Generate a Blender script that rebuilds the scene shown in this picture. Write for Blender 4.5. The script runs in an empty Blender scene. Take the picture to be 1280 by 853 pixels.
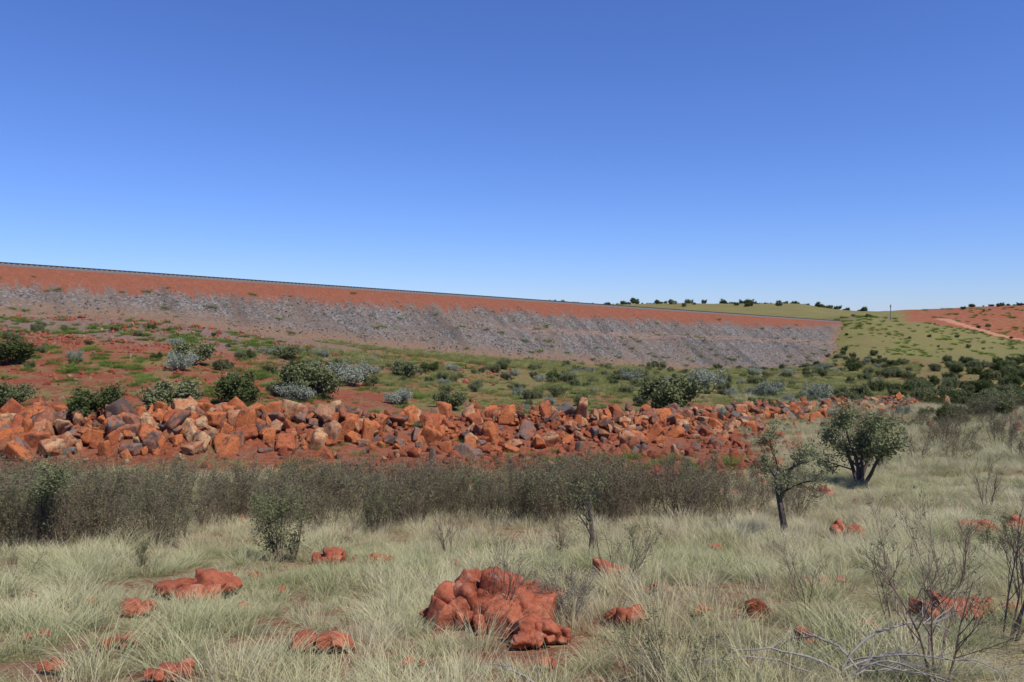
import bpy, math, random
import numpy as np
from mathutils import Vector, Matrix
random.seed(7); rng=np.random.default_rng(7)
F=996.0; HV=393.0
S=bpy.context.scene
# ------------------------------------------------------------ noise
def _h(ix,iy,iz):
    n=(ix*374761393+iy*668265263+iz*2147483647+1013904223)&0xffffffff
    n=((n^(n>>13))*1274126177)&0xffffffff
    n=((n^(n>>16))*2246822519)&0xffffffff
    return ((n^(n>>15))&0xffffff)/float(0xffffff)
def vn(x,y,z=0.0):
    x=np.asarray(x,float);y=np.asarray(y,float);z=np.asarray(z,float)+np.zeros_like(x)
    ix=np.floor(x).astype(np.int64);iy=np.floor(y).astype(np.int64);iz=np.floor(z).astype(np.int64)
    fx=x-ix;fy=y-iy;fz=z-iz
    fx=fx*fx*(3-2*fx);fy=fy*fy*(3-2*fy);fz=fz*fz*(3-2*fz)
    r=0
    for a in(0,1):
        for b in(0,1):
            for c in(0,1):
                w=(fx if a else 1-fx)*(fy if b else 1-fy)*(fz if c else 1-fz)
                r=r+w*_h(ix+a,iy+b,iz+c)
    return r*2-1
def fbm(x,y,z=0.0,o=4):
    r=0;a=1;t=0
    x=np.asarray(x,float);y=np.asarray(y,float);z=np.asarray(z,float)
    for i in range(o):
        r=r+a*vn(x*2**i+17*i,y*2**i+5*i,z*2**i+9*i);t+=a;a*=.5
    return r/t
# ------------------------------------------------------------ terrain table
UC=np.array([-1400,-400,0,200,400,640,850,1000,1030,1070,1180,1280,1600,2700.])
rows=[(1.5,[-1.9]*14),(3,[-2.35]*14),(7,[-3.3]*14),(10,[-3.85]*14),(14,[-4.6]*14),(20,[-5.6]*14),
(28,[-6.7]*14),
(36,[-7,-7.2,-7.3,-7.3,-7.4,-7.5,-7.4,-7.2,-7.2,-7.1,-7,-6.9,-6.6,-6.4]),
(40,[-6.5,-7.2,-7.5,-7.5,-7.6,-7.8,-7.8,-7.6,-7.6,-7.6,-7.4,-7.0,-6.8,-6.5]),
(45,[-5,-5.6,-5.8,-5.9,-6.7,-7.7,-8.0,-8.0,-8,-7.9,-7.7,-7.3,-7,-6.6]),
(55,[-4.4,-4.8,-5.0,-5.2,-6.3,-7.2,-8.1,-8.4,-8.4,-8.4,-8.2,-7.7,-7.2,-6.8]),
(65,[-3.5,-3.9,-4.1,-4.5,-6.0,-7.3,-8.0,-8.6,-8.7,-8.7,-8.5,-8.2,-7.5,-7]),
(80,[-2,-2.4,-2.6,-3.4,-5.5,-7.5,-8.3,-9.2,-9.2,-9.3,-9.3,-9.3,-8,-7]),
(100,[0,.2,.2,-1.5,-4.8,-7.8,-9.0,-9.9,-10,-10,-10,-10,-9,-8]),
(130,[0,.5,.5,0,-4.0,-8,-10.2,-11,-11.1,-11.1,-11,-10.8,-10,-9]),
(160,[0,.5,.5,0,-3.5,-8.2,-11.4,-12.2,-12.2,-12,-11.5,-11,-10,-8]),
(200,[0,.5,.5,0,-3,-8.2,-12.5,-13.4,-12.8,-11.5,-11.6,-11.9,-9,-6]),
(225,[0,.5,.5,0,-3,-8,-13,-12.6,-9.3,-6.3,-8,-11,-8,-4]),
(255,[0,.5,.5,0,-3,-8,-12,-7.0,-1.3,1.5,-1.9,-8.6,-8,-2]),
(300,[0,0,0,0,-2,-6,-8,-2,-1,-1,-7,-13,-10,-2]),
(340,[0,0,0,0,0,-3,-4,0,0,-1,-7,-12.0,-12,-5]),
(400,[4,4,4,4,4,4,5.5,5,3.5,1,3.4,5.6,5,3]),
(550,[5,5,5,5,5,5,6.5,6,4,-1,2,5,5,5]),
(800,[6]*7+[6,4,0,1,4,5,5]),(1500,[7]*7+[5,2,0,0,3,5,5]),(8000,[10]*14)]
DR=np.array([r[0] for r in rows],float); ZT=np.array([r[1] for r in rows],float)
U0,U1,NU=-1400.,2700.,420
ND=560; L0,L1=math.log(1.5),math.log(8000)
ug=np.linspace(U0,U1,NU); lg=np.linspace(L0,L1,ND)
A=np.array([np.interp(ug,UC,ZT[i]) for i in range(len(DR))])
Z=np.array([np.interp(lg,np.log(DR),A[:,j]) for j in range(NU)]).T
def gs(a,ax,s):
    k=np.arange(-int(3*s),int(3*s)+1); w=np.exp(-k*k/(2*s*s)); w/=w.sum()
    p=[(0,0),(0,0)]; p[ax]=(len(k)//2,)*2
    b=np.pad(a,p,mode='edge'); r=0
    for i,ww in enumerate(w):
        r=r+ww*(b[i:i+a.shape[0],:] if ax==0 else b[:,i:i+a.shape[1]])
    return r
Z=gs(gs(Z,0,3.5),1,2.0)
UU,LL=np.meshgrid(ug,lg); DD=np.exp(LL); XX=(UU-640)/F*DD
# berm path
BP=[(-500,36.5,.4),(0,42.5,.4),(200,43.5,.5),(400,45,.8),(640,48,1.1),(800,53,1.0),(950,62,.9),(1100,76,.7),(1180,84,.2)]
bu=np.array([((u-640)/F*d,d,a,u) for u,d,a in BP])
tt=np.linspace(0,len(BP)-1,400); idx=np.arange(len(BP))
bx=np.interp(tt,idx,bu[:,0]);by=np.interp(tt,idx,bu[:,1]);ba=np.interp(tt,idx,bu[:,2]);bU=np.interp(tt,idx,bu[:,3])
m=(DD>30)&(DD<100)
px=XX[m];py=DD[m]
d2=(px[:,None]-bx)**2+(py[:,None]-by)**2
k=d2.argmin(1); Z[m]+=ba[k]*np.exp(-d2.min(1)/(2.3**2))
amp=np.clip(DD/40,0.25,1)
Z+=0.10*amp*fbm(XX/1.3,DD/1.3,0,3)*np.clip(60/DD,0.2,1)+0.28*amp*fbm(XX/7+3,DD/7,2,3)
Z+=np.clip((DD-150)/200,0,1.6)*0.8*fbm(XX/22,DD/22,5,4)
def tz(x,y):
    x=np.asarray(x,float);y=np.asarray(y,float)
    u=x/y*F+640; fu=np.clip((u-U0)/(U1-U0)*(NU-1),0,NU-1.001); fl=np.clip((np.log(np.maximum(y,1.5))-L0)/(L1-L0)*(ND-1),0,ND-1.001)
    i=fl.astype(int);j=fu.astype(int);a=fl-i;b=fu-j
    return Z[i,j]*(1-a)*(1-b)+Z[i+1,j]*a*(1-b)+Z[i,j+1]*(1-a)*b+Z[i+1,j+1]*a*b
TILT=math.atan(33.5/F)
def ground_at(u,v,dmin=3,dmax=3000):
    d=np.exp(np.linspace(math.log(dmin),math.log(dmax),4000))
    x=(u-640)/F*d
    z=tz(x,d); vv=426.5+F*np.tan(np.arctan2(-z,d)-TILT)
    h=np.nonzero(vv<=v)[0]
    i=h[0] if len(h) else len(d)-1
    return Vector((x[i],d[i],z[i]))
# ------------------------------------------------------------ shader helpers
class M:
    def __init__(s,name,rough=.9):
        s.m=bpy.data.materials.new(name); s.m.use_nodes=True; s.t=s.m.node_tree
        s.b=s.t.nodes['Principled BSDF']; s.out=s.t.nodes['Material Output']
        s.b.inputs['Roughness'].default_value=rough
        s.b.inputs['Specular IOR Level'].default_value=.1
    def n(s,ty,**kw):
        n=s.t.nodes.new(ty)
        for k_,v in kw.items(): setattr(n,k_,v)
        return n
    def l(s,a,b): s.t.links.new(a,b)
    def pos(s):
        return s.n('ShaderNodeNewGeometry').outputs['Position']
    def obj(s): return s.n('ShaderNodeTexCoord').outputs['Object']
    def noise(s,vec,scale,detail=4,rough=.6,vs=None):
        if vs:
            mp=s.n('ShaderNodeMapping'); mp.inputs['Scale'].default_value=vs; s.l(vec,mp.inputs['Vector']); vec=mp.outputs[0]
        n=s.n('ShaderNodeTexNoise'); n.inputs['Scale'].default_value=scale; n.inputs['Detail'].default_value=detail; n.inputs['Roughness'].default_value=rough
        s.l(vec,n.inputs['Vector']); return n.outputs['Fac']
    def vor(s,vec,scale,out='Color'):
        n=s.n('ShaderNodeTexVoronoi'); n.inputs['Scale'].default_value=scale; s.l(vec,n.inputs['Vector']); return n.outputs[out]
    def ramp(s,fac,stops,mode='LINEAR'):
        n=s.n('ShaderNodeValToRGB'); n.color_ramp.interpolation=mode; e=n.color_ramp.elements
        while len(e)<len(stops): e.new(.5)
        for el,(p,c) in zip(e,stops): el.position=p; el.color=tuple(c)+(1,)
        s.l(fac,n.inputs[0]); return n.outputs[0]
    def val(s,x,sock):
        if isinstance(x,(int,float)): sock.default_value=x
        elif isinstance(x,tuple): sock.default_value=tuple(x)+((1,) if len(x)==3 else ())
        else: s.l(x,sock)
    def mix(s,f,a,b,bt='MIX'):
        n=s.n('ShaderNodeMix',data_type='RGBA',blend_type=bt)
        s.val(f,n.inputs[0]); s.val(a,n.inputs[6]); s.val(b,n.inputs[7]); return n.outputs[2]
    def math(s,op,a,b=0.0,c=None,clamp=False):
        n=s.n('ShaderNodeMath',operation=op,use_clamp=clamp); s.val(a,n.inputs[0]); s.val(b,n.inputs[1])
        if c is not None: s.val(c,n.inputs[2])
        return n.outputs[0]
    def attr(s,name,inst=False):
        n=s.n('ShaderNodeAttribute',attribute_name=name)
        if inst: n.attribute_type='INSTANCER'
        return n
    def mask(s,a,noise,k=4.,amt=1.0):   # noisy threshold
        x=s.math('MULTIPLY_ADD',s.math('SUBTRACT',noise,.5),amt*2.0,a)
        return s.math('MULTIPLY_ADD',s.math('SUBTRACT',x,.5),k,.5,True)
    def bump(s,h,st,dist=.05):
        n=s.n('ShaderNodeBump'); n.inputs['Strength'].default_value=st; n.inputs['Distance'].default_value=dist
        s.l(h,n.inputs['Height']); s.l(n.outputs[0],s.b.inputs['Normal'])
    def col(s,c): s.val(c,s.b.inputs['Base Color'])
    def foliage(s,c,f):
        d_=s.n('ShaderNodeBsdfDiffuse'); s.val(c,d_.inputs[0])
        t=s.n('ShaderNodeBsdfTranslucent'); s.val(c,t.inputs[0]); mx=s.n('ShaderNodeMixShader'); mx.inputs[0].default_value=f
        s.l(d_.outputs[0],mx.inputs[1]); s.l(t.outputs[0],mx.inputs[2]); s.l(mx.outputs[0],s.out.inputs[0])
# ground
g=M('ground_soil'); p=g.pos()
n1=g.noise(p,.5,6); n2=g.noise(p,3,6,.7); n3=g.noise(p,.09,6,.65); n4=g.noise(p,14,4,.7)
soil=g.mix(g.ramp(n2,[(.35,(0,0,0)),(.65,(1,1,1))]),(.16,.048,.027),(.34,.105,.05))
soil=g.mix(g.ramp(n1,[(.42,(0,0,0)),(.7,(.65,.65,.65))]),soil,(.29,.155,.095))
dry=g.mix(g.ramp(n4,[(.35,(0,0,0)),(.65,(1,1,1))]),(.17,.135,.07),(.40,.34,.18))
grn=g.mix(g.ramp(n2,[(.35,(0,0,0)),(.65,(1,1,1))]),(.11,.11,.033),(.25,.225,.08))
grn=g.mix(g.ramp(n3,[(.4,(0,0,0)),(.62,(.7,.7,.7))]),grn,(.17,.13,.06))
gry=g.mix(g.ramp(n2,[(.35,(0,0,0)),(.65,(1,1,1))]),(.14,.09,.07),(.27,.195,.155))
zn=g.attr('zone'); sp=g.n('ShaderNodeSeparateColor'); g.l(zn.outputs['Color'],sp.inputs[0])
c=g.mix(g.mask(sp.outputs[2],n2,3,.8),soil,gry)
c=g.mix(g.mask(sp.outputs[0],n2,3,.8),c,dry)
c=g.mix(g.mask(sp.outputs[1],g.math('MULTIPLY_ADD',n1,.5,g.math('MULTIPLY',n2,.5)),2.6,1.8),c,grn)
g.col(c); g.bump(g.math('MULTIPLY_ADD',n2,.7,n4),.8,.15)
# embankment
e=M('embankment_fill'); p=e.pos()
hd=e.attr('h').outputs['Fac']; ad=e.attr('al').outputs['Fac']; toe=e.attr('toe').outputs['Fac']; bn=e.attr('bench').outputs['Fac']
cb=e.n('ShaderNodeCombineXYZ'); e.l(ad,cb.inputs[0]); e.l(e.math('MULTIPLY',hd,.13),cb.inputs[1])
st=e.noise(cb.outputs[0],.9,5,.7); st2=e.noise(cb.outputs[0],.28,5,.6)
f1=e.noise(p,.8,6,.7); f2=e.noise(p,5.,4,.7); v1=e.vor(p,3.2); sv=e.n('ShaderNodeSeparateColor'); e.l(v1,sv.inputs[0])
red=e.mix(f1,(.18,.062,.037),(.31,.115,.063))
red=e.mix(e.math('MULTIPLY',sv.outputs[0],.4),red,(.15,.06,.04))
gr=e.ramp(sv.outputs[1],[(0,(.08,.073,.066)),(.5,(.148,.137,.125)),(1,(.25,.232,.212))])
gr=e.mix(e.math('MULTIPLY',e.ramp(st,[(.46,(0,0,0)),(.62,(1,1,1))]),.6),gr,(.19,.115,.08))
gr=e.mix(e.ramp(st2,[(.47,(0,0,0)),(.66,(.6,.6,.6))]),gr,(.055,.05,.046))
gr=e.mix(e.ramp(e.noise(p,.09,6,.65),[(.48,(0,0,0)),(.64,(.55,.55,.55))]),gr,(.18,.125,.09))
gr=e.mix(e.ramp(f2,[(.3,(.6,.6,.6)),(.5,(0,0,0))]),gr,(.05,.045,.04))
tm=e.math('SUBTRACT',1.,e.math('MULTIPLY_ADD',e.math('ADD',toe,e.math('MULTIPLY',e.math('SUBTRACT',f1,.5),5.)),.6,-.3,True))
gr=e.mix(tm,gr,e.mix(f2,(.15,.085,.055),(.25,.17,.11)))
gr=e.mix(e.math('MULTIPLY',bn,e.ramp(f1,[(.4,(0,0,0)),(.55,(.8,.8,.8))])),gr,(.27,.17,.12))
lim=e.attr('lim').outputs['Fac']
b=e.math('SUBTRACT',e.math('MULTIPLY_ADD',e.math('SUBTRACT',st,.5),7.5,hd),lim)
b=e.math('MULTIPLY_ADD',e.math('SUBTRACT',f1,.5),2.5,b)
b=e.math('MULTIPLY_ADD',b,.9,.5,True)
cc=e.mix(b,red,gr)
e.col(cc); e.bump(e.math('ADD',e.math('MULTIPLY',f1,1.),sv.outputs[2]),.9,.25)
# rocks
def rockmat(name,ramp,second,scale=1.6,rust=.5):
    r=M(name,.85); o=r.obj(); t=r.attr('tint',True).outputs['Fac']
    base=r.ramp(t,ramp,'CONSTANT')
    nn=r.noise(o,9,6,.7)
    cb=r.n('ShaderNodeVectorMath',operation='ADD'); r.l(o,cb.inputs[0]); 
    cx=r.n('ShaderNodeCombineXYZ'); r.l(r.math('MULTIPLY',t,57.),cx.inputs[0]); r.l(cx.outputs[0],cb.inputs[1])
    n=r.noise(cb.outputs[0],scale,5,.6); nd=r.noise(cb.outputs[0],2.2,6,.65)
    c=r.mix(r.math('MULTIPLY',r.ramp(n,[(.47,(0,0,0)),(.56,(1,1,1))]),rust),base,second)
    c=r.mix(r.ramp(nd,[(.36,(.75,.75,.75)),(.5,(0,0,0))]),c,(.075,.05,.04))
    c=r.mix(r.ramp(nn,[(.3,(.6,.6,.6)),(.55,(0,0,0))]),c,(.05,.03,.025))
    c=r.mix(r.ramp(r.noise(o,3.5,4),[(.58,(0,0,0)),(.75,(.35,.35,.35))]),c,(.42,.29,.19))
    r.col(c); r.bump(nn,.8,.08); return r.m
OR=(.48,.15,.052);RU=(.34,.088,.038);GY=(.15,.138,.125);TN=(.50,.30,.16);DK=(.10,.068,.056);PU=(.20,.135,.11)
m_rock=rockmat('boulder_stone',[(0,OR),(.22,RU),(.38,GY),(.48,TN),(.61,DK),(.70,PU),(.79,(.42,.22,.12)),(.90,(.52,.17,.06))],(.41,.13,.05),.9,.65)
m_red=rockmat('red_rubble_stone',[(0,(.34,.088,.04)),(.4,(.25,.065,.035)),(.62,(.39,.14,.07)),(.78,(.2,.13,.1)),(.88,(.38,.24,.15))],(.31,.085,.04),1.,.5)
m_grey=rockmat('grey_riprap_stone',[(0,(.15,.139,.128)),(.3,(.195,.182,.168)),(.6,(.11,.101,.093)),(.8,(.25,.232,.213)),(.93,(.19,.13,.095))],(.16,.13,.11),1.,.4)
r=M('red_outcrop_stone',.85); o=r.obj(); na=r.noise(o,2.2,5,.6); nb=r.noise(o,16,6,.7)
c=r.mix(r.ramp(na,[(.35,(0,0,0)),(.65,(1,1,1))]),(.27,.07,.035),(.44,.145,.075)); c=r.mix(r.ramp(nb,[(.3,(.8,.8,.8)),(.52,(0,0,0))]),c,(.11,.035,.025))
c=r.mix(r.ramp(r.noise(o,5,4),[(.56,(0,0,0)),(.72,(.55,.55,.55))]),c,(.40,.27,.20))
r.col(c); r.bump(r.math('ADD',nb,na),.8,.04); m_out=r.m
# plants
def leafmat(name,a,b_,tr=.25,tip=None,ns=.35):
    r=M(name,.7); p=r.pos(); oi=r.n('ShaderNodeObjectInfo').outputs['Random']
    n=r.noise(p,ns,4,.6); n2=r.noise(p,11.,2)
    f=r.math('ADD',r.math('MULTIPLY',n2,.5),r.math('MULTIPLY',oi,.5))
    c=r.mix(f,a,b_)
    if tip:
        h=r.attr('h').outputs['Fac']
        big=r.ramp(n,[(.4,(0,0,0)),(.6,(1,1,1))])
        ff=r.math('MULTIPLY',h,r.math('MULTIPLY_ADD',big,.6,.3))
        c=r.mix(ff,c,tip)
    r.foliage(c,tr); return r.m
m_grass=leafmat('spinifex_blades',(.20,.225,.09),(.44,.44,.22),.3,(.65,.60,.38))
m_straw=leafmat('dry_grass_blades',(.43,.38,.20),(.62,.55,.34),.3,(.72,.65,.44))
m_green=leafmat('green_grass_blades',(.13,.155,.04),(.26,.28,.085),.3,(.42,.39,.18))
m_tuft=leafmat('green_tuft_blades',(.10,.17,.035),(.20,.27,.065),.3)
m_leaf=leafmat('olive_leaves',(.12,.135,.055),(.23,.245,.125),.2)
m_dleaf=leafmat('dark_leaves',(.06,.08,.03),(.135,.155,.058),.2)
m_sil=leafmat('silver_leaves',(.22,.24,.175),(.38,.40,.31),.2)
m_sleaf=leafmat('thicket_leaves',(.12,.11,.065),(.22,.195,.11),.2)
def barkmat(name,a,b_):
    r=M(name,.9); n=r.noise(r.obj(),25,4); r.col(r.mix(n,a,b_)); return r.m
m_bark=barkmat('dark_bark',(.05,.038,.032),(.14,.11,.095))
m_twig=barkmat('brown_twig',(.10,.068,.052),(.23,.165,.13))
m_dead=barkmat('weathered_dead_wood',(.17,.15,.135),(.36,.33,.30))
# ------------------------------------------------------------ mesh helpers
def link(o,parent=None):
    S.collection.objects.link(o)
    if parent: o.parent=parent
    return o
def mesh(name,V,Fc,mats,mi=None,smooth=False,attrs=None):
    me=bpy.data.meshes.new(name); V=np.asarray(V,float)
    me.from_pydata(V.tolist(),[],Fc if isinstance(Fc,list) else Fc.tolist())
    for m_ in mats: me.materials.append(m_)
    if mi is not None: me.polygons.foreach_set('material_index',np.asarray(mi,np.int32))
    if smooth: me.polygons.foreach_set('use_smooth',np.ones(len(me.polygons),bool))
    for k_,a in (attrs or {}).items():
        a=np.asarray(a,np.float32)
        if a.ndim==1: me.attributes.new(k_,'FLOAT','POINT').data.foreach_set('value',a)
        else: me.attributes.new(k_,'FLOAT_COLOR','POINT').data.foreach_set('color',a.ravel())
    me.update(); return me
def gridfaces(nr,nc):
    i=np.arange(nr-1)[:,None]*nc+np.arange(nc-1); i=i.ravel()
    return np.stack([i,i+1,i+nc+1,i+nc],1)
def sm(x,a,b):
    t=np.clip((x-a)/(b-a),0,1); return t*t*(3-2*t)
# terrain mesh
u=UU;d=DD
big=fbm(XX/9,DD/9,3,4)
dry=np.where(d<36,.60,0)*1.0
dry=np.maximum(dry,.95*sm(u,880,1050)*(1-sm(d,60,95)))
dry=np.where((d>30)&(d<44)&(u<980),dry*.35,dry)
dry+= .25*sm(u,1000,1200)*sm(d,90,120)*(1-sm(d,180,210))
grn=.72*sm(u,330,620)*sm(d,52,60)
grn=np.maximum(grn,.22*(d>42)*(1-sm(u,300,560))*(1-sm(d,70,95)))
grn=np.maximum(grn,.20*(d<40)+0*d)
grn=np.where(d>195,1.05,grn)
gryz=.65*(1-sm(u,420,640))*sm(d,72,90)
gryz=np.maximum(gryz,.2*((d>31)&(d<44)&(u<1000)))
gryz=np.where(d>180,0.1,gryz)
grn+=big*.35; dry+=big*.25
hill=sm(d,285,310)*(1-sm(d,440,480))*sm(u,1100,1150); grn=grn*(1-hill)+hill*(.12+.6*big)
zone=np.stack([dry,grn,gryz,np.ones_like(dry)],-1).reshape(-1,4)
me=mesh('ground_terrain',np.stack([XX,DD,Z],-1).reshape(-1,3),gridfaces(ND,NU),[g.m],smooth=True,attrs={'zone':zone})
link(bpy.data.objects.new('ground',me))
# ------------------------------------------------------------ embankment
Ax=Vector((-70.7,110,6.7)); Bx=Vector((95.2,240,-2.2)); Ls=math.hypot(Bx.x-Ax.x,Bx.y-Ax.y)
dx,dy=(Bx.x-Ax.x)/Ls,(Bx.y-Ax.y)/Ls; nx,ny=dy,-dx; gz=(Bx.z-Ax.z)/Ls
def emb(s,t):  # s along, t outwards
    s=np.asarray(s,float);t=np.asarray(t,float)
    cz=Ax.z+gz*s
    drop=np.where(t<0,0,np.where(t<10,t/1.6,np.where(t<12.4,6.25+(t-10)*.08,6.44+(t-12.4)/1.55)))
    drop=np.where(t<-9,(-9-t)/1.6,drop)
    x=Ax.x+dx*s+nx*t; y=Ax.y+dy*s+ny*t
    w=np.clip(t/2,0,1)
    return x,y,cz-drop+w*(.45*fbm(s/2.2,t/6,1,3)+.6*fbm(s/14,t/14,4,2)),drop
ss=np.arange(-70,262,.7); ts=np.concatenate([[-30,-20,-9,-8,-5,-2,-.6],np.arange(0,32,.6)])
SG,TG=np.meshgrid(ss,ts); x,y,z,dr=emb(SG,TG)
lim=2.7*(1-sm(SG,150,235)*.75); toe=np.clip(z-tz(x,y),-5,30)*(1+sm(SG,100,160)*2*(1-sm(SG,180,205)))
bench=((TG>9.5)&(TG<13)).astype(float)*sm(SG,60,100)
me=mesh('railway_embankment',np.stack([x,y,z],-1).reshape(-1,3),gridfaces(len(ts),len(ss)),[e.m],smooth=True,attrs={'h':dr.ravel(),'al':SG.ravel(),'lim':lim.ravel(),'toe':toe.ravel(),'bench':bench.ravel()})
link(bpy.data.objects.new('railway_embankment',me))
# track
trk=link(bpy.data.objects.new('railway_track',None))
def strip(name,prof,mt,s0=-70,s1=262,st=4):
    ss=np.arange(s0,s1,st); V=[]
    for s_ in ss:
        for t_,h_ in prof:
            V.append((Ax.x+dx*s_+nx*t_,Ax.y+dy*s_+ny*t_,Ax.z+gz*s_+h_))
    return link(bpy.data.objects.new(name,mesh(name,V,gridfaces(len(ss),len(prof)),[mt])),trk)
mb=M('ballast_stone'); nb_=mb.noise(mb.pos(),6,4); mb.col(mb.mix(nb_,(.06,.055,.05),(.20,.18,.165)))
ms=M('rail_steel',.5); ms.b.inputs['Metallic'].default_value=.7; ms.col(ms.mix(ms.noise(ms.pos(),4),(.08,.05,.04),(.14,.10,.08)))
mc=M('concrete_sleeper'); mc.col(mc.mix(mc.noise(mc.pos(),8),(.25,.24,.22),(.38,.36,.33)))
strip('ballast',[(-5.6,-.02),(-4.9,.42),(-1.9,.42),(-1.2,-.02)],mb.m)
for i,t0 in enumerate((-4.15,-2.7)):
    strip('rail_%d'%(i+1),[(t0-.07,.5),(t0-.02,.52),(t0-.035,.68),(t0+.035,.68),(t0+.02,.52),(t0+.07,.5)],ms.m)
V=[];Fc=[]
for s_ in np.arange(-70,262,.7):
    b0=len(V)
    for h_ in(.424,.5):
        for a,t_ in((-.11,-4.7),(.11,-4.7),(.11,-2.1),(-.11,-2.1)):
            q=s_+a; V.append((Ax.x+dx*q+nx*t_,Ax.y+dy*q+ny*t_,Ax.z+gz*q+h_))
    Fc+=[(b0+4,b0+5,b0+6,b0+7)]+[(b0+i,b0+(i+1)%4,b0+4+(i+1)%4,b0+4+i) for i in range(4)]
link(bpy.data.objects.new('sleepers',mesh('sleepers',V,Fc,[mc.m])),trk)
# ------------------------------------------------------------ rocks
import bmesh
def ico(sub):
    bm=bmesh.new(); bmesh.ops.create_icosphere(bm,subdivisions=sub,radius=1)
    V=np.array([v.co[:] for v in bm.verts]); V/=np.linalg.norm(V,axis=1)[:,None]
    Fc=np.array([[v.index for v in f.verts] for f in bm.faces]); bm.free(); return V,Fc
ICO={s:ico(s) for s in(3,4,5)}
def rockverts(seed,sub=4,p=24,nf=13,rough=.03,asp=(1,.8,.65),cracks=0,hm=.62):
    R=np.random.default_rng(seed); V,Fc=ICO[sub]
    N=R.normal(size=(nf,3)); N/=np.linalg.norm(N,axis=1)[:,None]
    N=np.concatenate([N,np.eye(3),-np.eye(3)])+R.normal(size=(nf+6,3))*.16; N/=np.linalg.norm(N,axis=1)[:,None]
    H=R.uniform(hm,1.0,len(N))
    q=np.maximum(V@N.T,1e-4)/H
    r_=(q**p).sum(1)**(-1/p)
    P=V*r_[:,None]
    P*=1+(rough*fbm(P[:,0]*3+seed,P[:,1]*3,P[:,2]*3,4))[:,None]*1.5
    if cracks: P*=1-(cracks*np.exp(-(vn(P[:,0]*2.3+seed,P[:,1]*2.3,P[:,2]*2.3)/.07)**2))[:,None]
    a=np.array(asp)*R.uniform(.8,1.25,3)
    return P*a,Fc
def coll(name,meshes):
    c_=bpy.data.collections.new(name)
    for i,me in enumerate(meshes):
        c_.objects.link(bpy.data.objects.new('%s_%02d'%(name,i),me))
    return c_
def rockcoll(name,mat,n,sub,p,seed,rough=.03,nf=13):
    ms_=[]
    for i in range(n):
        V,Fc=rockverts(seed+i,sub,p,rough=rough,asp=(1.1,.85,.72),nf=nf,hm=.5); ms_.append(mesh(name+'_part',V,Fc,[mat],smooth=True))
    return coll(name,ms_)
def scatter(name,P,rot,scl,ncol,c_,tint=None,idx=None):
    n=len(P)
    me=bpy.data.meshes.new(name); me.from_pydata(np.asarray(P).tolist(),[],[])
    if idx is None: idx=rng.integers(0,ncol,n)
    scl=np.asarray(scl,float)
    if scl.ndim==1: scl=np.stack([scl]*3,1)
    me.attributes.new('rot','FLOAT_VECTOR','POINT').data.foreach_set('vector',np.asarray(rot,np.float32).ravel())
    me.attributes.new('scl','FLOAT_VECTOR','POINT').data.foreach_set('vector',scl.astype(np.float32).ravel())
    me.attributes.new('idx','INT','POINT').data.foreach_set('value',np.asarray(idx,np.int32))
    me.attributes.new('tint','FLOAT','POINT').data.foreach_set('value',np.asarray(rng.random(n) if tint is None else tint,np.float32))
    ob=link(bpy.data.objects.new(name,me))
    ng=bpy.data.node_groups.new(name,'GeometryNodeTree')
    ng.interface.new_socket('Geometry',in_out='INPUT',socket_type='NodeSocketGeometry')
    ng.interface.new_socket('Geometry',in_out='OUTPUT',socket_type='NodeSocketGeometry')
    N=ng.nodes; gi=N.new('NodeGroupInput'); go=N.new('NodeGroupOutput'); ip=N.new('GeometryNodeInstanceOnPoints'); ci=N.new('GeometryNodeCollectionInfo')
    ci.inputs['Collection'].default_value=c_; ci.inputs['Separate Children'].default_value=True; ci.inputs['Reset Children'].default_value=True
    ip.inputs['Pick Instance'].default_value=True
    def at(nm,ty):
        a=N.new('GeometryNodeInputNamedAttribute'); a.data_type=ty; a.inputs['Name'].default_value=nm; return a.outputs['Attribute']
    er=N.new('FunctionNodeEulerToRotation'); L=ng.links.new
    L(gi.outputs[0],ip.inputs['Points']); L(ci.outputs[0],ip.inputs['Instance']); L(at('idx','INT'),ip.inputs['Instance Index'])
    L(at('rot','FLOAT_VECTOR'),er.inputs[0]); L(er.outputs[0],ip.inputs['Rotation']); L(at('scl','FLOAT_VECTOR'),ip.inputs['Scale'])
    L(ip.outputs[0],go.inputs[0])
    md=ob.modifiers.new('scatter','NODES'); md.node_group=ng
    return ob
def area(u0,u1,d0,d1,dens):
    n=int((u1-u0)/F*(d1*d1-d0*d0)/2*dens)
    d=np.sqrt(rng.uniform(d0*d0,d1*d1,n)); u=rng.uniform(u0,u1,n)
    return u,d,(u-640)/F*d
def rot3(n): return rng.uniform(0,6.28,(n,3))
def rotz(n,t=.12):
    r=rng.normal(size=(n,3))*t; r[:,2]=rng.uniform(0,6.28,n); return r
C_rock=rockcoll('boulder_variant',m_rock,16,4,60,100,.03,9)
C_red=rockcoll('red_rubble_variant',m_red,8,3,30,200,nf=9)
C_grey=rockcoll('grey_rubble_variant',m_grey,8,3,30,300,nf=9)
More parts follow.
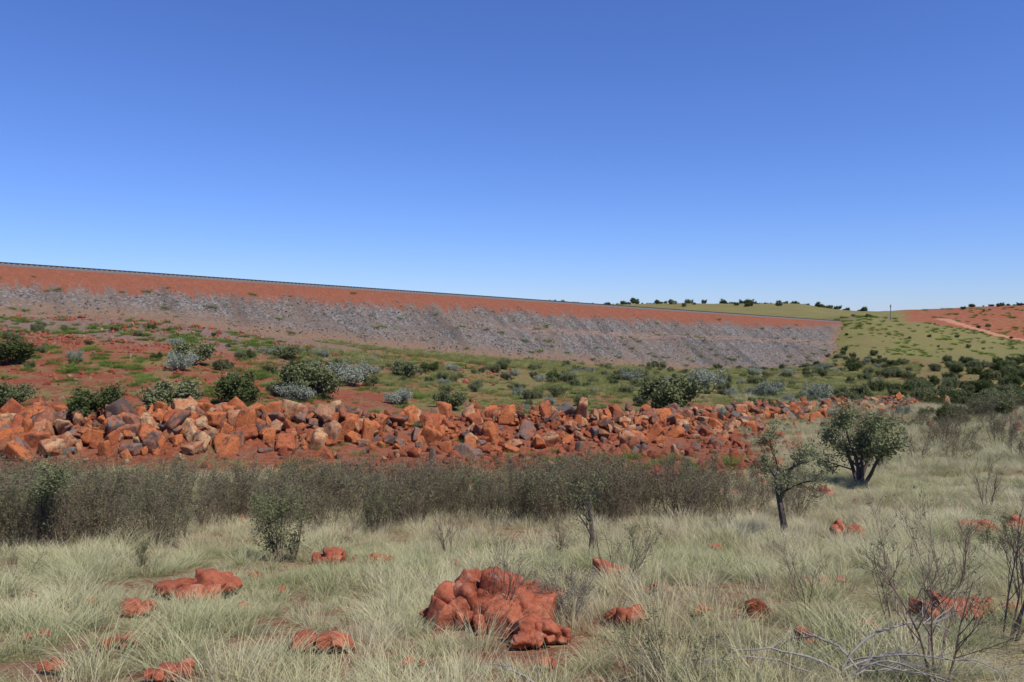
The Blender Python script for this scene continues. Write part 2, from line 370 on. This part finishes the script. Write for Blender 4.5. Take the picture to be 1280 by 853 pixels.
# main boulder wall
n=2500
seg=np.concatenate([[0],np.cumsum(np.hypot(np.diff(bx),np.diff(by)))])
sl_=rng.uniform(seg[np.searchsorted(bU,-260)],seg[-1],n); cxp=np.interp(sl_,seg,bx); cyp=np.interp(sl_,seg,by); uu=np.interp(sl_,seg,bU)
tx=np.interp(sl_+.5,seg,bx)-np.interp(sl_-.5,seg,bx); ty=np.interp(sl_+.5,seg,by)-np.interp(sl_-.5,seg,by); tl=np.hypot(tx,ty)+1e-6
off=np.clip(rng.normal(.6,1.8,n),-3.6,5.6)*np.interp(uu,[0,900,1150],[1,1.1,.8])
X=cxp+ty/tl*off; Y=cyp-tx/tl*off
mx=np.interp(uu,[-200,0,400,640,900,1150],[1.12,1.08,.92,.76,.68,.5])
sz=mx*(.18+.82*rng.random(n)**3.0)
pile=.2+.8*np.clip(.5+1.5*fbm(sl_/4,sl_*0,0,2),0,1)
zz=tz(X,Y)+sz*.2+rng.random(n)*.42*pile*np.exp(-(off/1.6)**2)
scatter('boulder_rock_wall',np.stack([X,Y,zz],1),rot3(n),sz[:,None]*rng.uniform(.7,1.2,(n,3)),16,C_rock)
# red rubble
P=[];SC=[]
def addr(u0,u1,d0,d1,dens,s0,s1,mask=None,pw=2.5):
    u,d,x=area(u0,u1,d0,d1,dens)
    if mask is not None:
        k=rng.random(len(u))<mask(u,d,x); u,d,x=u[k],d[k],x[k]
    s=s0+(s1-s0)*rng.random(len(u))**pw
    P.append(np.stack([x,d,tz(x,d)+s*.1],1)); SC.append(s)
pat=lambda u,d,x: np.clip(.5+1.6*fbm(x/4+9,d/4,1,3),0,1)
addr(-200,1000,32,45,3.8,.06,.42,lambda u,d,x:pat(u,d,x)*(sm(u,200,500)*.6+.4))
addr(500,1020,29,52,4.2,.08,.5,pat)
addr(380,1150,50,64,2.2,.08,.5,pat)
addr(-250,420,46,85,1.7,.07,.35,pat)
addr(-300,640,80,112,1.4,.1,.45,pat)
addr(-200,1450,6,34,.35,.05,.24,pat)
addr(1150,1400,50,85,.6,.1,.6,lambda u,d,x:(fbm(x/6,d/6,8,2)>.15)*1.)
P_=np.concatenate(P);SC=np.concatenate(SC)
scatter('red_rock_rubble',P_,rot3(len(P_)),SC[:,None]*rng.uniform(.7,1.1,(len(SC),3)),8,C_red)
# grey rip rap
n=36000
s_=rng.uniform(-60,225,n); t_=rng.uniform(3.0,30,n)
x,y,z,dr_=emb(s_,t_); lm=2.7*(1-sm(s_,150,235)*.75)+5*fbm(s_/1.4,t_/9,3,3)
k=(dr_>lm)&(z>tz(x,y)-.2)&(rng.random(n)<np.clip(.55+1.5*fbm(s_/4,t_/11,8,3),.1,1))&~((t_>9.8)&(t_<12.6)&(rng.random(n)<.75))
G1=np.stack([x[k],y[k],z[k]],1)
u,d,x=area(-100,1060,80,215,.5); s0_=(x-Ax.x)*dx+(d-Ax.y)*dy; t0_=(x-Ax.x)*nx+(d-Ax.y)*ny
ez=Ax.z+gz*s0_-np.where(t0_>12,6.25+(t0_-12)/1.6,t0_/1.6); dd_=tz(x,d)-ez
k=(t0_>4)&(dd_>-.3)&(dd_<4)&(rng.random(len(u))<np.exp(-dd_/1.5)); G2=np.stack([x,d,tz(x,d)],1)[k]
G=np.concatenate([G1,G2]); n=len(G); s=.07+.19*rng.random(n)**2.5
scatter('grey_riprap_rock',G,rot3(n),s,8,C_grey)
# ------------------------------------------------------------ red outcrops
def outcrop(name,u,v,wpx,n,seed,hf=.55,smn=.25,smx=.6,sx=1.,dr_=(0,0)):
    R=np.random.default_rng(seed); c0=ground_at(u,v); W=wpx/F*c0.y/2
    V=[];Fc=[];o=0
    for i in range(n):
        a=R.uniform(0,6.28); q=math.sqrt(R.random())*.92
        x=c0.x+math.cos(a)*q*W*sx; y=c0.y+math.sin(a)*q*W*.9
        s=W*(smn+(smx-smn)*R.random()**1.6)*(1.15-.4*q)
        P,f=rockverts(seed*31+i,4,18,nf=9,rough=.05,asp=(1.15,.95,hf+.3),hm=.66)
        an=R.uniform(0,6.28); ca,sa=math.cos(an),math.sin(an); b_=R.normal(0,.35); cb_,sb_=math.cos(b_),math.sin(b_)
        P=P@np.array([[1,0,0],[0,cb_,sb_],[0,-sb_,cb_]])@np.array([[ca,sa,0],[-sa,ca,0],[0,0,1]])*s
        zb=float(tz(x,y))+s*.25+.06+(1-q)*W*hf*.65*R.uniform(.4,1)
        V.append(P+np.array([x,y,zb])); Fc.append(f+o); o+=len(P)
    V=np.concatenate(V)-np.array(c0); me=mesh(name,V,np.concatenate(Fc),[m_out],smooth=True)
    ob=link(bpy.data.objects.new(name,me)); ob.location=c0; return c0,W
OC=[(612,778,165,75,1,.85,.13,.34),(668,806,84,22,31,.5,.16,.42),(665,758,84,20,32,.7,.2,.42),(250,748,118,16,2,.35,.2,.42),(165,770,55,6,3,.4,.3,.5),(402,814,72,6,4,.35,.3,.5),(415,705,54,8,5,.55,.25,.5),(472,706,34,5,6,.7,.3,.5),
(1058,672,44,6,7,.7,.35,.6),(1230,668,55,8,8,.5,.25,.5),(1185,772,84,13,9,.45,.2,.4),(1278,665,45,6,10,.6,.3,.6),(785,784,66,10,11,.5,.25,.45),(757,722,55,8,12,.6,.25,.45),
(1008,808,44,5,13,.5,.3,.5),(205,850,66,8,14,.4,.25,.5),(322,724,26,4,15,.6,.3,.5),(140,814,44,5,16,.4,.3,.5),(165,718,24,3,17,.5,.4,.6),(1040,731,32,4,18,.5,.3,.5),(1255,768,70,9,19,.5,.25,.45),
(510,840,38,4,20,.4,.3,.5),(1035,622,24,3,21,.7,.4,.6),(1100,793,46,5,22,.45,.3,.5),(40,803,34,4,23,.4,.3,.5),(895,692,26,3,24,.5,.3,.5),(820,744,36,5,25,.5,.3,.5),(945,642,22,3,26,.6,.3,.6),(680,838,40,5,27,.45,.3,.5),
(60,842,40,5,41,.4,.3,.5),(300,765,30,4,42,.45,.3,.5),(350,745,22,3,43,.5,.4,.6),(100,760,26,3,44,.5,.4,.6),(590,700,22,3,45,.6,.4,.6),(880,770,26,3,46,.5,.4,.6)]
ocp=[]
for o_ in OC: ocp.append(outcrop('red_rock_outcrop',*o_))
# ------------------------------------------------------------ grasses
def tuft(name,n,R,H,lean,w,mat,seed,jit=.35):
    G=np.random.default_rng(seed); a=G.uniform(0,6.28,n); r0=R*np.sqrt(G.random(n))
    bp=np.stack([np.cos(a)*r0,np.sin(a)*r0,np.zeros(n)],1)
    oa=a+G.normal(0,.6,n); out=np.stack([np.cos(oa),np.sin(oa),np.zeros(n)],1)
    ln=lean*(r0/R*.7+.3)*G.uniform(.5,1.4,n); h=H*(1-jit+2*jit*G.random(n)*.8)
    wd=G.uniform(0,6.28,n); wv=np.stack([np.cos(wd),np.sin(wd),np.zeros(n)],1)
    V=[];T=[]
    for t in(0,.4,.75,1):
        c=bp+out*(ln*h*t**1.7)[:,None]; c[:,2]=h*t*(1-.28*np.minimum(ln,1.3)*t)-.03
        ww=w*(1-.85*t)/2
        V+= [c-wv*ww,c+wv*ww]; T+=[np.full(n,t)]*2
    V=np.concatenate(V);T=np.concatenate(T); i=np.arange(n); Fc=[]
    for k_ in range(3): Fc.append(np.stack([i+2*k_*n,i+(2*k_+1)*n,i+(2*k_+3)*n,i+(2*k_+2)*n],1))
    return mesh(name,V,np.concatenate(Fc),[mat],attrs={'h':T})
C_spin=coll('spinifex_variant',[tuft('spinifex',170,.22,.24+.035*i,.95,.0075,m_grass,i) for i in range(5)]+[tuft('spinifex_tall',100,.18,.42,.6,.006,m_straw,20+i) for i in range(2)])
C_green=coll('green_grass_variant',[tuft('green_grass',110,.3,.34,.9,.014,m_green,40+i) for i in range(4)])
C_tuft=coll('green_tuft_variant',[tuft('round_tuft',200,.26,.42,1.0,.016,m_tuft,50+i) for i in range(4)])
def clear(x,y):
    k=np.ones(len(x),bool)
    for c0,W in ocp: k&=np.hypot((x-c0.x)/(W*.95+.04),(y-c0.y+.3*W+.06)/(W*1.02+.1))>1
    return k
u,d,x=area(-280,1560,5.2,37,9.5)
keep=clear(x,d)&(rng.random(len(u))<np.clip(.8+1.5*fbm(x/1.5,d/1.5,7,3),.08,1)*(1-sm(d,30,37)*.75*(u<950)))
u,d,x=u[keep],d[keep],x[keep]; n=len(u)
pt=fbm(x/5,d/5,12,3)+.40*sm(d,13,19)*(1-sm(d,26,31))+.25*sm(u,700,1000)
idx=np.where(rng.random(n)<np.clip(.14+1.1*pt,.03,.85),rng.integers(5,7,n),rng.integers(0,5,n))
sc_=(.55+.95*rng.random(n)**1.5)*(1+.4*fbm(x/2.5,d/2.5,21,2))
scatter('spinifex_grass',np.stack([x,d,tz(x,d)],1),rotz(n),sc_[:,None]*np.array([1.1,1.1,.88]),7,C_spin,idx=idx)
u,d,x=area(860,1560,34,88,2.6)
keep=(rng.random(len(u))<sm(u,880,1080)*np.clip(.8+.9*fbm(x/3,d/3,2,3),.1,1))&(d>30)
u,d,x=u[keep],d[keep],x[keep]; n=len(u); idx=np.where(rng.random(n)<.45,rng.integers(5,7,n),rng.integers(0,5,n))
scatter('dry_slope_grass',np.stack([x,d,tz(x,d)],1),rotz(n),1.1+.8*rng.random(n),7,C_spin,idx=idx)
P=[]
for (u0,u1,d0,d1,de,th) in[(330,1150,54,120,2.3,0.),(-200,420,47,90,.5,.05),(380,1000,33,44,.9,.1),(400,1150,118,190,1.0,-.2),(-200,600,32,38,1.2,0)]:
    u,d,x=area(u0,u1,d0,d1,de); k=rng.random(len(u))<np.clip(.45+2.2*fbm(x/7,d/7,3,4)-th,0,1)*(sm(u,300,520) if u0==330 else 1); P.append(np.stack([x,d,tz(x,d)],1)[k])
P=np.concatenate(P); P=P[[not((( (q[0]-bx)**2+(q[1]-by)**2).min())<6) for q in P]]
n=len(P); scatter('green_grass',P,rotz(n),(.7+.8*rng.random(n))*np.clip(P[:,1]/80,.8,1.5),4,C_green)
P=[]
for (u0,u1,d0,d1,de) in[(-250,400,46,98,.55),(380,1100,50,110,.13),(300,950,32,46,.25),(-200,500,98,112,.15),(1030,1350,200,262,.12),(1150,1400,310,410,.03)]:
    u,d,x=area(u0,u1,d0,d1,de); k=rng.random(len(u))<np.clip(.6+1.5*fbm(x/9,d/9,6,3),0,1); P.append(np.stack([x,d,tz(x,d)],1)[k])
n=900; s_=rng.uniform(-40,200,n); t_=rng.uniform(1,30,n); x,y,z,_d=emb(s_,t_); k=(z>tz(x,y))&(rng.random(n)<.12+.88*(t_/30)**2); P.append(np.stack([x,y,z],1)[k])
P=np.concatenate(P);n=len(P); s=(.55+.9*rng.random(n))*np.interp(P[:,1],[60,200,400],[1,1.3,2.6]); scatter('green_spinifex_tuft',P,rotz(n),np.stack([s*1.3,s*1.3,s*.75],1),4,C_tuft)
# ------------------------------------------------------------ woody plants
class PB:
    def __init__(s,seed,**c):
        s.R=random.Random(seed); s.np=np.random.default_rng(seed); s.c=c; s.V=[];s.F=[];s.anc=[]
    def tube(s,P,R,sd):
        P=np.array(P); b=len(s.V); d_=P[-1]-P[0]; d_/=np.linalg.norm(d_)+1e-9
        a=np.cross(d_,[.3,.9,.2]); a/=np.linalg.norm(a); e_=np.cross(d_,a)
        for p_,r_ in zip(P,R):
            for k_ in range(sd):
                t=6.2832*k_/sd; s.V.append(tuple(p_+a*math.cos(t)*r_+e_*math.sin(t)*r_))
        for i in range(len(P)-1):
            for k_ in range(sd):
                k2=(k_+1)%sd; s.F.append((b+i*sd+k_,b+i*sd+k2,b+(i+1)*sd+k2,b+(i+1)*sd+k_))
    def grow(s,p,d_,L,r_,lv):
        c=s.c; k=c.get('seg',5); P=[p];Rr=[r_]; d_=d_.normalized(); wig=c['wig']; up=c['up'] if lv else c.get('up0',0.05); ds=[d_]
        for i in range(k):
            d_=(d_+Vector((s.R.gauss(0,wig),s.R.gauss(0,wig),s.R.gauss(0,wig)+up))).normalized()
            p=p+d_*L/k; P.append(p); ds.append(d_); Rr.append(r_*(1-(i+1)/k*c.get('taper',.75)))
        s.tube(P,Rr,6 if lv==0 and r_>.02 else 3)
        mx_=c['lv']
        if lv<mx_:
            for j in range(c['n'][lv]):
                t=s.R.uniform(c['st'][lv],1.0); f=t*k; i=min(int(f),k-1); q=P[i].lerp(P[i+1],f-i); dd=ds[i]
                ax=dd.cross(Vector((s.R.gauss(0,1),s.R.gauss(0,1),s.R.gauss(0,1)))).normalized()
                nd=Matrix.Rotation(s.R.gauss(c['ang'],.18),3,ax)@dd
                s.grow(q,nd,L*c['ratio']*s.R.uniform(.6,1.15)*(1.15-.4*t),max(r_*(1-t*.7)*c.get('rr',.6),c.get('rmin',.002)),lv+1)
        if lv>=c.get('leaflv',mx_):
            for q in P[1:]: s.anc.append(q)
    def build(s,name,mats,stems=None,leaf=0,ls=.05,lw=.5,spr=.1,asp=.35):
        c=s.c
        for i in range(c.get('stems',1)):
            a=s.R.uniform(0,6.28); sp_=c.get('spread',.1)*math.sqrt(s.R.random()); lean=c.get('lean',Vector((0,0,0)))
            d_=Vector((math.cos(a)*sp_,math.sin(a)*sp_,1))+lean
            s.grow(Vector((math.cos(a)*c.get('br',.0)*s.R.random(),math.sin(a)*c.get('br',.0)*s.R.random(),-.06)),d_,c['L']*s.R.uniform(.75,1.1),c['r'],0)
        V=np.array(s.V); Fc=list(s.F); mi=[0]*len(Fc)
        if leaf and s.anc:
            anc=np.array([tuple(q) for q in s.anc]); G=s.np
            if leaf<1: anc=anc[G.random(len(anc))<leaf]; leaf=1
            Aq=np.repeat(anc,leaf,0); n=len(Aq)
            Aq=Aq+G.normal(size=(n,3))*spr
            a=G.normal(size=(n,3)); a/=np.linalg.norm(a,axis=1)[:,None]; b=np.cross(a,G.normal(size=(n,3))); b/=np.linalg.norm(b,axis=1)[:,None]
            l=ls*G.uniform(.6,1.3,n)[:,None]; b0=len(V)
            LV=np.concatenate([Aq-a*l/2,Aq+b*l*asp/2,Aq+a*l/2,Aq-b*l*asp/2]); i=np.arange(n)+b0
            V=np.concatenate([V,LV]); Fc+=np.stack([i,i+n,i+2*n,i+3*n],1).tolist(); mi+=[1]*n
        V[:,2]=np.where(V[:,2]<-.1,-.1,V[:,2])
        return mesh(name,V,Fc,mats,mi)
def thicket(i,mleaf=m_sleaf,leaf=1):
    return PB(500+i,L=1.2,r=.010,stems=11,spread=.55,br=.35,wig=.09,up=.06,n=[6,5],st=[.15,.2],ang=.5,ratio=.48,lv=2,rmin=.003,leaflv=1).build('thicket',[m_twig,mleaf],leaf=leaf,ls=.05,spr=.05,asp=.3)
C_th=coll('thicket_variant',[thicket(i) for i in range(4)]+[thicket(9,m_leaf,1),thicket(10,m_leaf,.5)])
def bush(i,ml,leaf=9,ls=.085,L=.75,sp=1.0):
    return PB(600+i,L=L,r=.022,stems=9,spread=sp,br=.15,wig=.12,up=.05,n=[5,4],st=[.3,.2],ang=.6,ratio=.5,lv=2,rmin=.003,leaflv=1).build('bush',[m_bark,ml],leaf=leaf,ls=ls,spr=.07,asp=.5)
bd=[bush(i,m_dleaf,6) for i in range(3)]; bo=[bush(10+i,m_leaf,5) for i in range(3)]; bs=[bush(20+i,m_sil,4,.07) for i in range(2)]
C_bush=coll('bush_variant',bd+bo+bs)   # 0-2 dark 3-5 olive 6-7 silver
# front thicket band
u,d,x=area(-280,1000,15.5,29.5,1.6)
edge=17.6+1.3*fbm(x/3,d*0,4,2)+np.interp(u,[-280,250,450,600,1000],[-.6,.6,2.2,3.2,6.0]); top=np.interp(u,[-280,400,900,1000],[27,28,28.5,28])
k=(d>edge)&(d<top)&(rng.random(len(u))<np.interp(u,[750,980],[1,.45])*np.clip(.9+1.1*fbm(x/2.2,d/2.2,31,2),.25,1)); u,d,x=u[k],d[k],x[k]; n=len(u)
scatter('brown_shrub_thicket',np.stack([x,d,tz(x,d)],1),rotz(n,.06),(.6+.75*rng.random(n)),6,C_th)
u,d,x=area(1060,1500,34,70,.07); n=len(u)
scatter('slope_shrubs',np.stack([x,d,tz(x,d)],1),rotz(n,.06),(.7+.9*rng.random(n)),6,C_th)
# scrub masses
P=[];SC=[];ID=[]
def addb(u0,u1,d0,d1,dens,s0,s1,ids,mask=None):
    u,d,x=area(u0,u1,d0,d1,dens)
    if mask is not None: k=rng.random(len(u))<mask(u,d,x); u,d,x=u[k],d[k],x[k]
    n=len(u); P.append(np.stack([x,d,tz(x,d)-.05],1)); SC.append(rng.uniform(s0,s1,n)); ID.append(rng.choice(ids,n))
addb(1060,1450,75,190,.036,.9,2.2,[0,1,2,3,4,5,3,4])
addb(1150,1400,58,100,.055,.9,1.8,[0,1,3,4,5,3])
addb(520,1100,85,215,.026,.6,1.7,[0,3,4,5,6,7,3,4],lambda u,d,x:(d<85+(u-520)*.27)*1.)
addb(330,1150,55,100,.045,.4,1.1,[3,4,5,6,7,3])
addb(-200,420,60,98,.03,.5,1.1,[0,3,4,3,6])
addb(1050,1420,215,262,.004,.5,1.3,[0,3,4])
P_=np.concatenate(P);SC_=np.concatenate(SC);ID_=np.concatenate(ID);n=len(P_)
scatter('valley_scrub',P_,rotz(n,.08),SC_[:,None]*rng.uniform(.8,1.25,(n,3)),8,C_bush,idx=ID_)
P=[];SC=[];ID=[]
addb(740,1080,370,520,.0075,.9,3.0,[0,1,3,4],lambda u,d,x:np.clip(.4+1.8*fbm(x/25,d/25,1,2),0,1)); addb(1210,1450,388,500,.008,.8,2.4,[0,1,2,3]); addb(500,1040,600,1200,.0007,3,6,[0,1,2])
addb(1190,1330,315,400,.003,.8,1.6,[0,3])
P_=np.concatenate(P);SC_=np.concatenate(SC);ID_=np.concatenate(ID);n=len(P_)
scatter('distant_trees',P_,rotz(n,.08),SC_[:,None]*rng.uniform(.8,1.3,(n,3)),8,C_bush,idx=ID_)
def place(name,me,u,v,hpx,h0,rz=0,wf=1):
    c0=ground_at(u,v); s=hpx/F*c0.y/h0
    ob=link(bpy.data.objects.new(name,me)); ob.location=(c0.x,c0.y,c0.z-.02*s); ob.scale=(s*wf,s*wf,s); ob.rotation_euler=(0,0,rz); return ob
def hh(me): 
    a=np.empty(len(me.vertices)*3); me.vertices.foreach_get('co',a); return float(np.percentile(a[2::3],98.5))
H={m_.name:hh(m_) for m_ in bd+bo+bs}
for i,(u,v,h,me,nm,wf) in enumerate([(125,524,38,bd[0],'dark_green_bush',1.1),(215,518,40,bo[0],'olive_bush',1.2),(300,505,35,bd[1],'dark_green_bush',1.1),(12,455,28,bd[2],'dark_green_bush',1.1),(240,455,25,bo[1],'olive_bush',1.4),
 (2,515,34,bo[2],'olive_bush',1.),(840,516,42,bo[0],'olive_bush',1.2),(390,498,42,bo[1],'olive_bush',1.),(437,482,28,bs[1],'silver_bush',1.1),(370,502,22,bs[1],'silver_bush',1.1),(885,490,28,bs[0],'silver_bush',1.),
 (960,498,20,bs[1],'silver_bush',1.),(1018,504,24,bs[0],'silver_bush',1.),(510,472,20,bo[1],'olive_bush',1.2),(560,512,22,bo[2],'olive_bush',1.2),(358,450,16,bo[2],'olive_bush',1.2),(225,463,22,bs[0],'silver_bush',1.),(500,505,18,bs[1],'silver_bush',1.2)]):
    place(nm,me,u,v,h,H[me.name],i*1.3,wf)
def tree(name,u,v,hpx,me,rz=0,wf=1): return place(name,me,u,v,hpx,hh(me),rz,wf)
t1=PB(31,L=1.25,r=.05,stems=1,spread=.1,lean=Vector((-.15,0,0)),wig=.18,up=.03,up0=.1,n=[6,5,4],st=[.45,.3,.3],ang=.8,ratio=.62,lv=3,rmin=.004,leaflv=3,taper=.5).build('crown_tree',[m_bark,m_leaf],leaf=4,ls=.045,spr=.045,asp=.3)
tree('small_acacia_tree',985,673,142,t1,.4,1.1)
t2=PB(32,L=1.1,r=.045,stems=5,spread=.8,wig=.14,up=.05,n=[5,5,3],st=[.3,.3,.3],ang=.6,ratio=.55,lv=3,rmin=.004,leaflv=3).build('broad_bush',[m_bark,m_leaf],leaf=4,ls=.06,spr=.06,asp=.45)
tree('rounded_shrub_tree',1080,608,96,t2,1.,1.1)
t3=PB(33,L=1.5,r=.03,stems=1,spread=.05,wig=.08,up=.08,n=[8,5,3],st=[.45,.3,.3],ang=.55,ratio=.38,lv=3,rmin=.003,leaflv=2,taper=.6).build('sapling',[m_bark,m_leaf],leaf=3,ls=.05,spr=.07,asp=.35)
tree('slender_sapling',42,690,118,t3,0,1.2)
t4=PB(34,L=.9,r=.016,stems=7,spread=.35,br=.1,wig=.09,up=.1,n=[6,4],st=[.2,.2],ang=.45,ratio=.4,lv=2,rmin=.003,leaflv=1).build('leafy_shrub',[m_twig,m_leaf],leaf=3,ls=.038,spr=.05,asp=.45)
tree('leafy_upright_shrub',355,703,88,t4,0,1.15); tree('leafy_upright_shrub',175,718,44,t4,2,.7)
t5=PB(35,L=1.2,r=.04,stems=1,lean=Vector((.25,0,0)),wig=.13,up=.02,n=[6,5,4],st=[.35,.3,.3],ang=.7,ratio=.55,lv=3,rmin=.003,leaflv=3,taper=.6).build('sparse_tree',[m_bark,m_leaf],leaf=1,ls=.045,spr=.05,asp=.35)
tree('sparse_leaning_tree',733,700,105,t5,0,1.1)
def bare(i,st=7,sp=.5,mt=m_twig,r=.012,n=[6,5,3],wig=.09):
    return PB(700+i,L=1.2,r=r,stems=st,spread=sp,br=.1,wig=wig,up=.05,n=n,st=[.25,.25,.3],ang=.5,ratio=.5,lv=3,rmin=.0018,taper=.7).build('bare_shrub',[mt,m_leaf],leaf=.12,ls=.03,spr=.02)
for i,(u,v,h,st,sp) in enumerate([(625,790,118,6,.35),(1175,850,225,6,.4),(1262,800,190,6,.5),(1015,775,118,4,.4),(775,735,90,5,.8),(700,700,60,7,.5),(1240,640,80,6,.6),(560,700,70,6,.5),(20,730,50,5,1.0),(1200,745,110,4,.4),(905,660,50,6,.6),(1130,800,130,4,.5)]):
    tree('bare_twiggy_shrub',u,v,h,bare(i,st,sp),i)
t6=PB(36,L=1.,r=.012,stems=12,spread=1.0,br=.2,wig=.12,up=.03,n=[6,4],st=[.2,.2],ang=.6,ratio=.45,lv=2,rmin=.002,leaflv=1).build('low_leafy',[m_twig,m_leaf],leaf=1,ls=.035,spr=.03,asp=.5)
tree('low_sprawling_shrub',850,868,105,t6,0,1.2); tree('low_sprawling_shrub',800,700,55,t6,2,1.2); tree('low_sprawling_shrub',1262,700,70,t6,1)
t7=PB(37,L=.8,r=.008,stems=26,spread=.9,br=.2,wig=.1,up=.05,n=[6,5],st=[.15,.2],ang=.5,ratio=.45,lv=2,rmin=.003,leaflv=1).build('dense_grey',[m_dead,m_sleaf],leaf=1,ls=.03,spr=.03)
tree('dense_grey_shrub',708,775,68,t7,0,1.)
# fallen dead branches : long arching limbs
def arch(seed,n,L,H_):
    R=random.Random(seed); b=PB(seed,wig=.14,up=-.02,lv=1,n=[0],st=[.3],ang=.6,ratio=.4,seg=5,rmin=.003)
    for i in range(n):
        a=R.uniform(-.7,.7)+(math.pi if R.random()<.6 else 0); l=L*R.uniform(.45,1); h=H_*R.uniform(.3,1); r0=R.uniform(.008,.016); pts=[];rad=[]
        ox,oy=R.gauss(0,.12),R.gauss(0,.12); wx=wy=wz=0
        for k_ in range(11):
            t=k_/10; wx+=R.gauss(0,.018);wy+=R.gauss(0,.025);wz+=R.gauss(0,.014)
            pts.append(Vector((ox+math.cos(a)*l*t+wx,oy+math.sin(a)*l*t+wy,max(.01,h*math.sin(math.pi*min(1,t*.95+.05))**.8+.03+wz)))); rad.append(r0*(1-.75*t))
        b.tube(pts,rad,6)
        for j in range(7):
            k_=R.randint(2,9); d_=Vector((math.cos(a)+R.gauss(0,.6),math.sin(a)+R.gauss(0,.6),R.gauss(.25,.5)))
            b.c['lv']=0; b.grow(pts[k_],d_,l*R.uniform(.12,.32),r0*.4,0)
    return mesh('dead_branch',b.V,b.F,[m_dead])
for (u,v,n,L_,H_,sd_) in[(1060,856,9,1.5,.42,5),(700,872,4,.9,.12,6)]:
    c0=ground_at(u,v); ob=link(bpy.data.objects.new('fallen_dead_branch',arch(sd_,n,L_,H_))); ob.location=c0+Vector((0,0,.03))
# pole on hill
py_=250.; px_=(1113-640)/F*py_; mp=M('painted_steel',.5); mp.col(mp.mix(mp.noise(mp.pos(),3),(.16,.16,.16),(.25,.25,.25)))
pb=PB(1,wig=0,up=0); pb.tube([(0,0,-.8),(0,0,2),(0,0,5.0)],[.15,.13,.11],8); pb.tube([(-.3,0,4.6),(.3,0,4.6)],[.05,.05],6); pb.tube([(-.22,0,4.1),(-.22,0,4.55)],[.1,.1],6)
ob=link(bpy.data.objects.new('signal_mast',mesh('mast',pb.V,pb.F,[mp.m]))); ob.location=(px_,py_,float(tz(px_,py_)))
mr=M('dirt_road_soil'); mr.col(mr.mix(mr.noise(mr.pos(),.6,5),(.30,.13,.08),(.43,.23,.145)))
def road(name,pts,w):
    P=[ground_at(u,v,dm,3000) for u,v,dm in pts]; Q=[]
    for i in range(len(P)-1):
        for j in range(12): Q.append(P[i].lerp(P[i+1],j/12))
    V=[]
    for i,q in enumerate(Q):
        t=(Q[min(i+1,len(Q)-1)]-Q[max(i-1,0)]); t.z=0; t.normalize(); nn=Vector((t.y,-t.x,0)); w_=w*(1+.25*math.sin(i*1.7)+.15*math.sin(i*.6))
        for k_ in(-1,-.33,.33,1):
            r_=q+nn*w_*k_/2; V.append((r_.x,r_.y,float(tz(r_.x,r_.y))+(.25 if abs(k_)<1 else -.05)))
    link(bpy.data.objects.new(name,mesh(name,V,gridfaces(len(Q),4),[mr.m],smooth=True)))
road('dirt_road',[(1178,399,300),(1195,404,300),(1225,413,300),(1255,421,300),(1300,428,300)],8)
# ------------------------------------------------------------ light
az=Vector((.65,-.55,0)).normalized(); el=math.radians(57)
sd=Vector((az.x*math.cos(el),az.y*math.cos(el),math.sin(el)))
su=bpy.data.lights.new('sun','SUN'); su.energy=5.0; su.angle=math.radians(.53); su.color=(1,.955,.875)
so=link(bpy.data.objects.new('sun',su)); so.rotation_euler=(-sd).to_track_quat('-Z','Y').to_euler(); so.location=(0,0,60)
w=bpy.data.worlds.new('World'); S.world=w; w.use_nodes=True; nt=w.node_tree; bg=nt.nodes['Background']
sk=nt.nodes.new('ShaderNodeTexSky'); sk.sky_type='NISHITA'; sk.sun_disc=False; sk.sun_elevation=el; sk.sun_rotation=math.atan2(sd.x,sd.y)
sk.air_density=1.0; sk.dust_density=0; sk.ozone_density=3.; sk.altitude=400
mxn=nt.nodes.new('ShaderNodeMix'); mxn.data_type='RGBA'; mxn.blend_type='MULTIPLY'; mxn.inputs[0].default_value=1; mxn.inputs[7].default_value=(.59,.77,1.32,1)
nt.links.new(sk.outputs[0],mxn.inputs[6]); nt.links.new(mxn.outputs[2],bg.inputs[0]); bg.inputs[1].default_value=.108
# camera
cam=bpy.data.cameras.new('camera'); cam.sensor_width=36; cam.lens=F/1280*36; cam.clip_end=20000; cam.clip_start=.1
co=link(bpy.data.objects.new('camera',cam)); co.location=(0,0,0); co.rotation_euler=(math.pi/2-TILT,0,0); S.camera=co
S.view_settings.view_transform='Standard'; S.view_settings.look='None'; S.view_settings.exposure=0
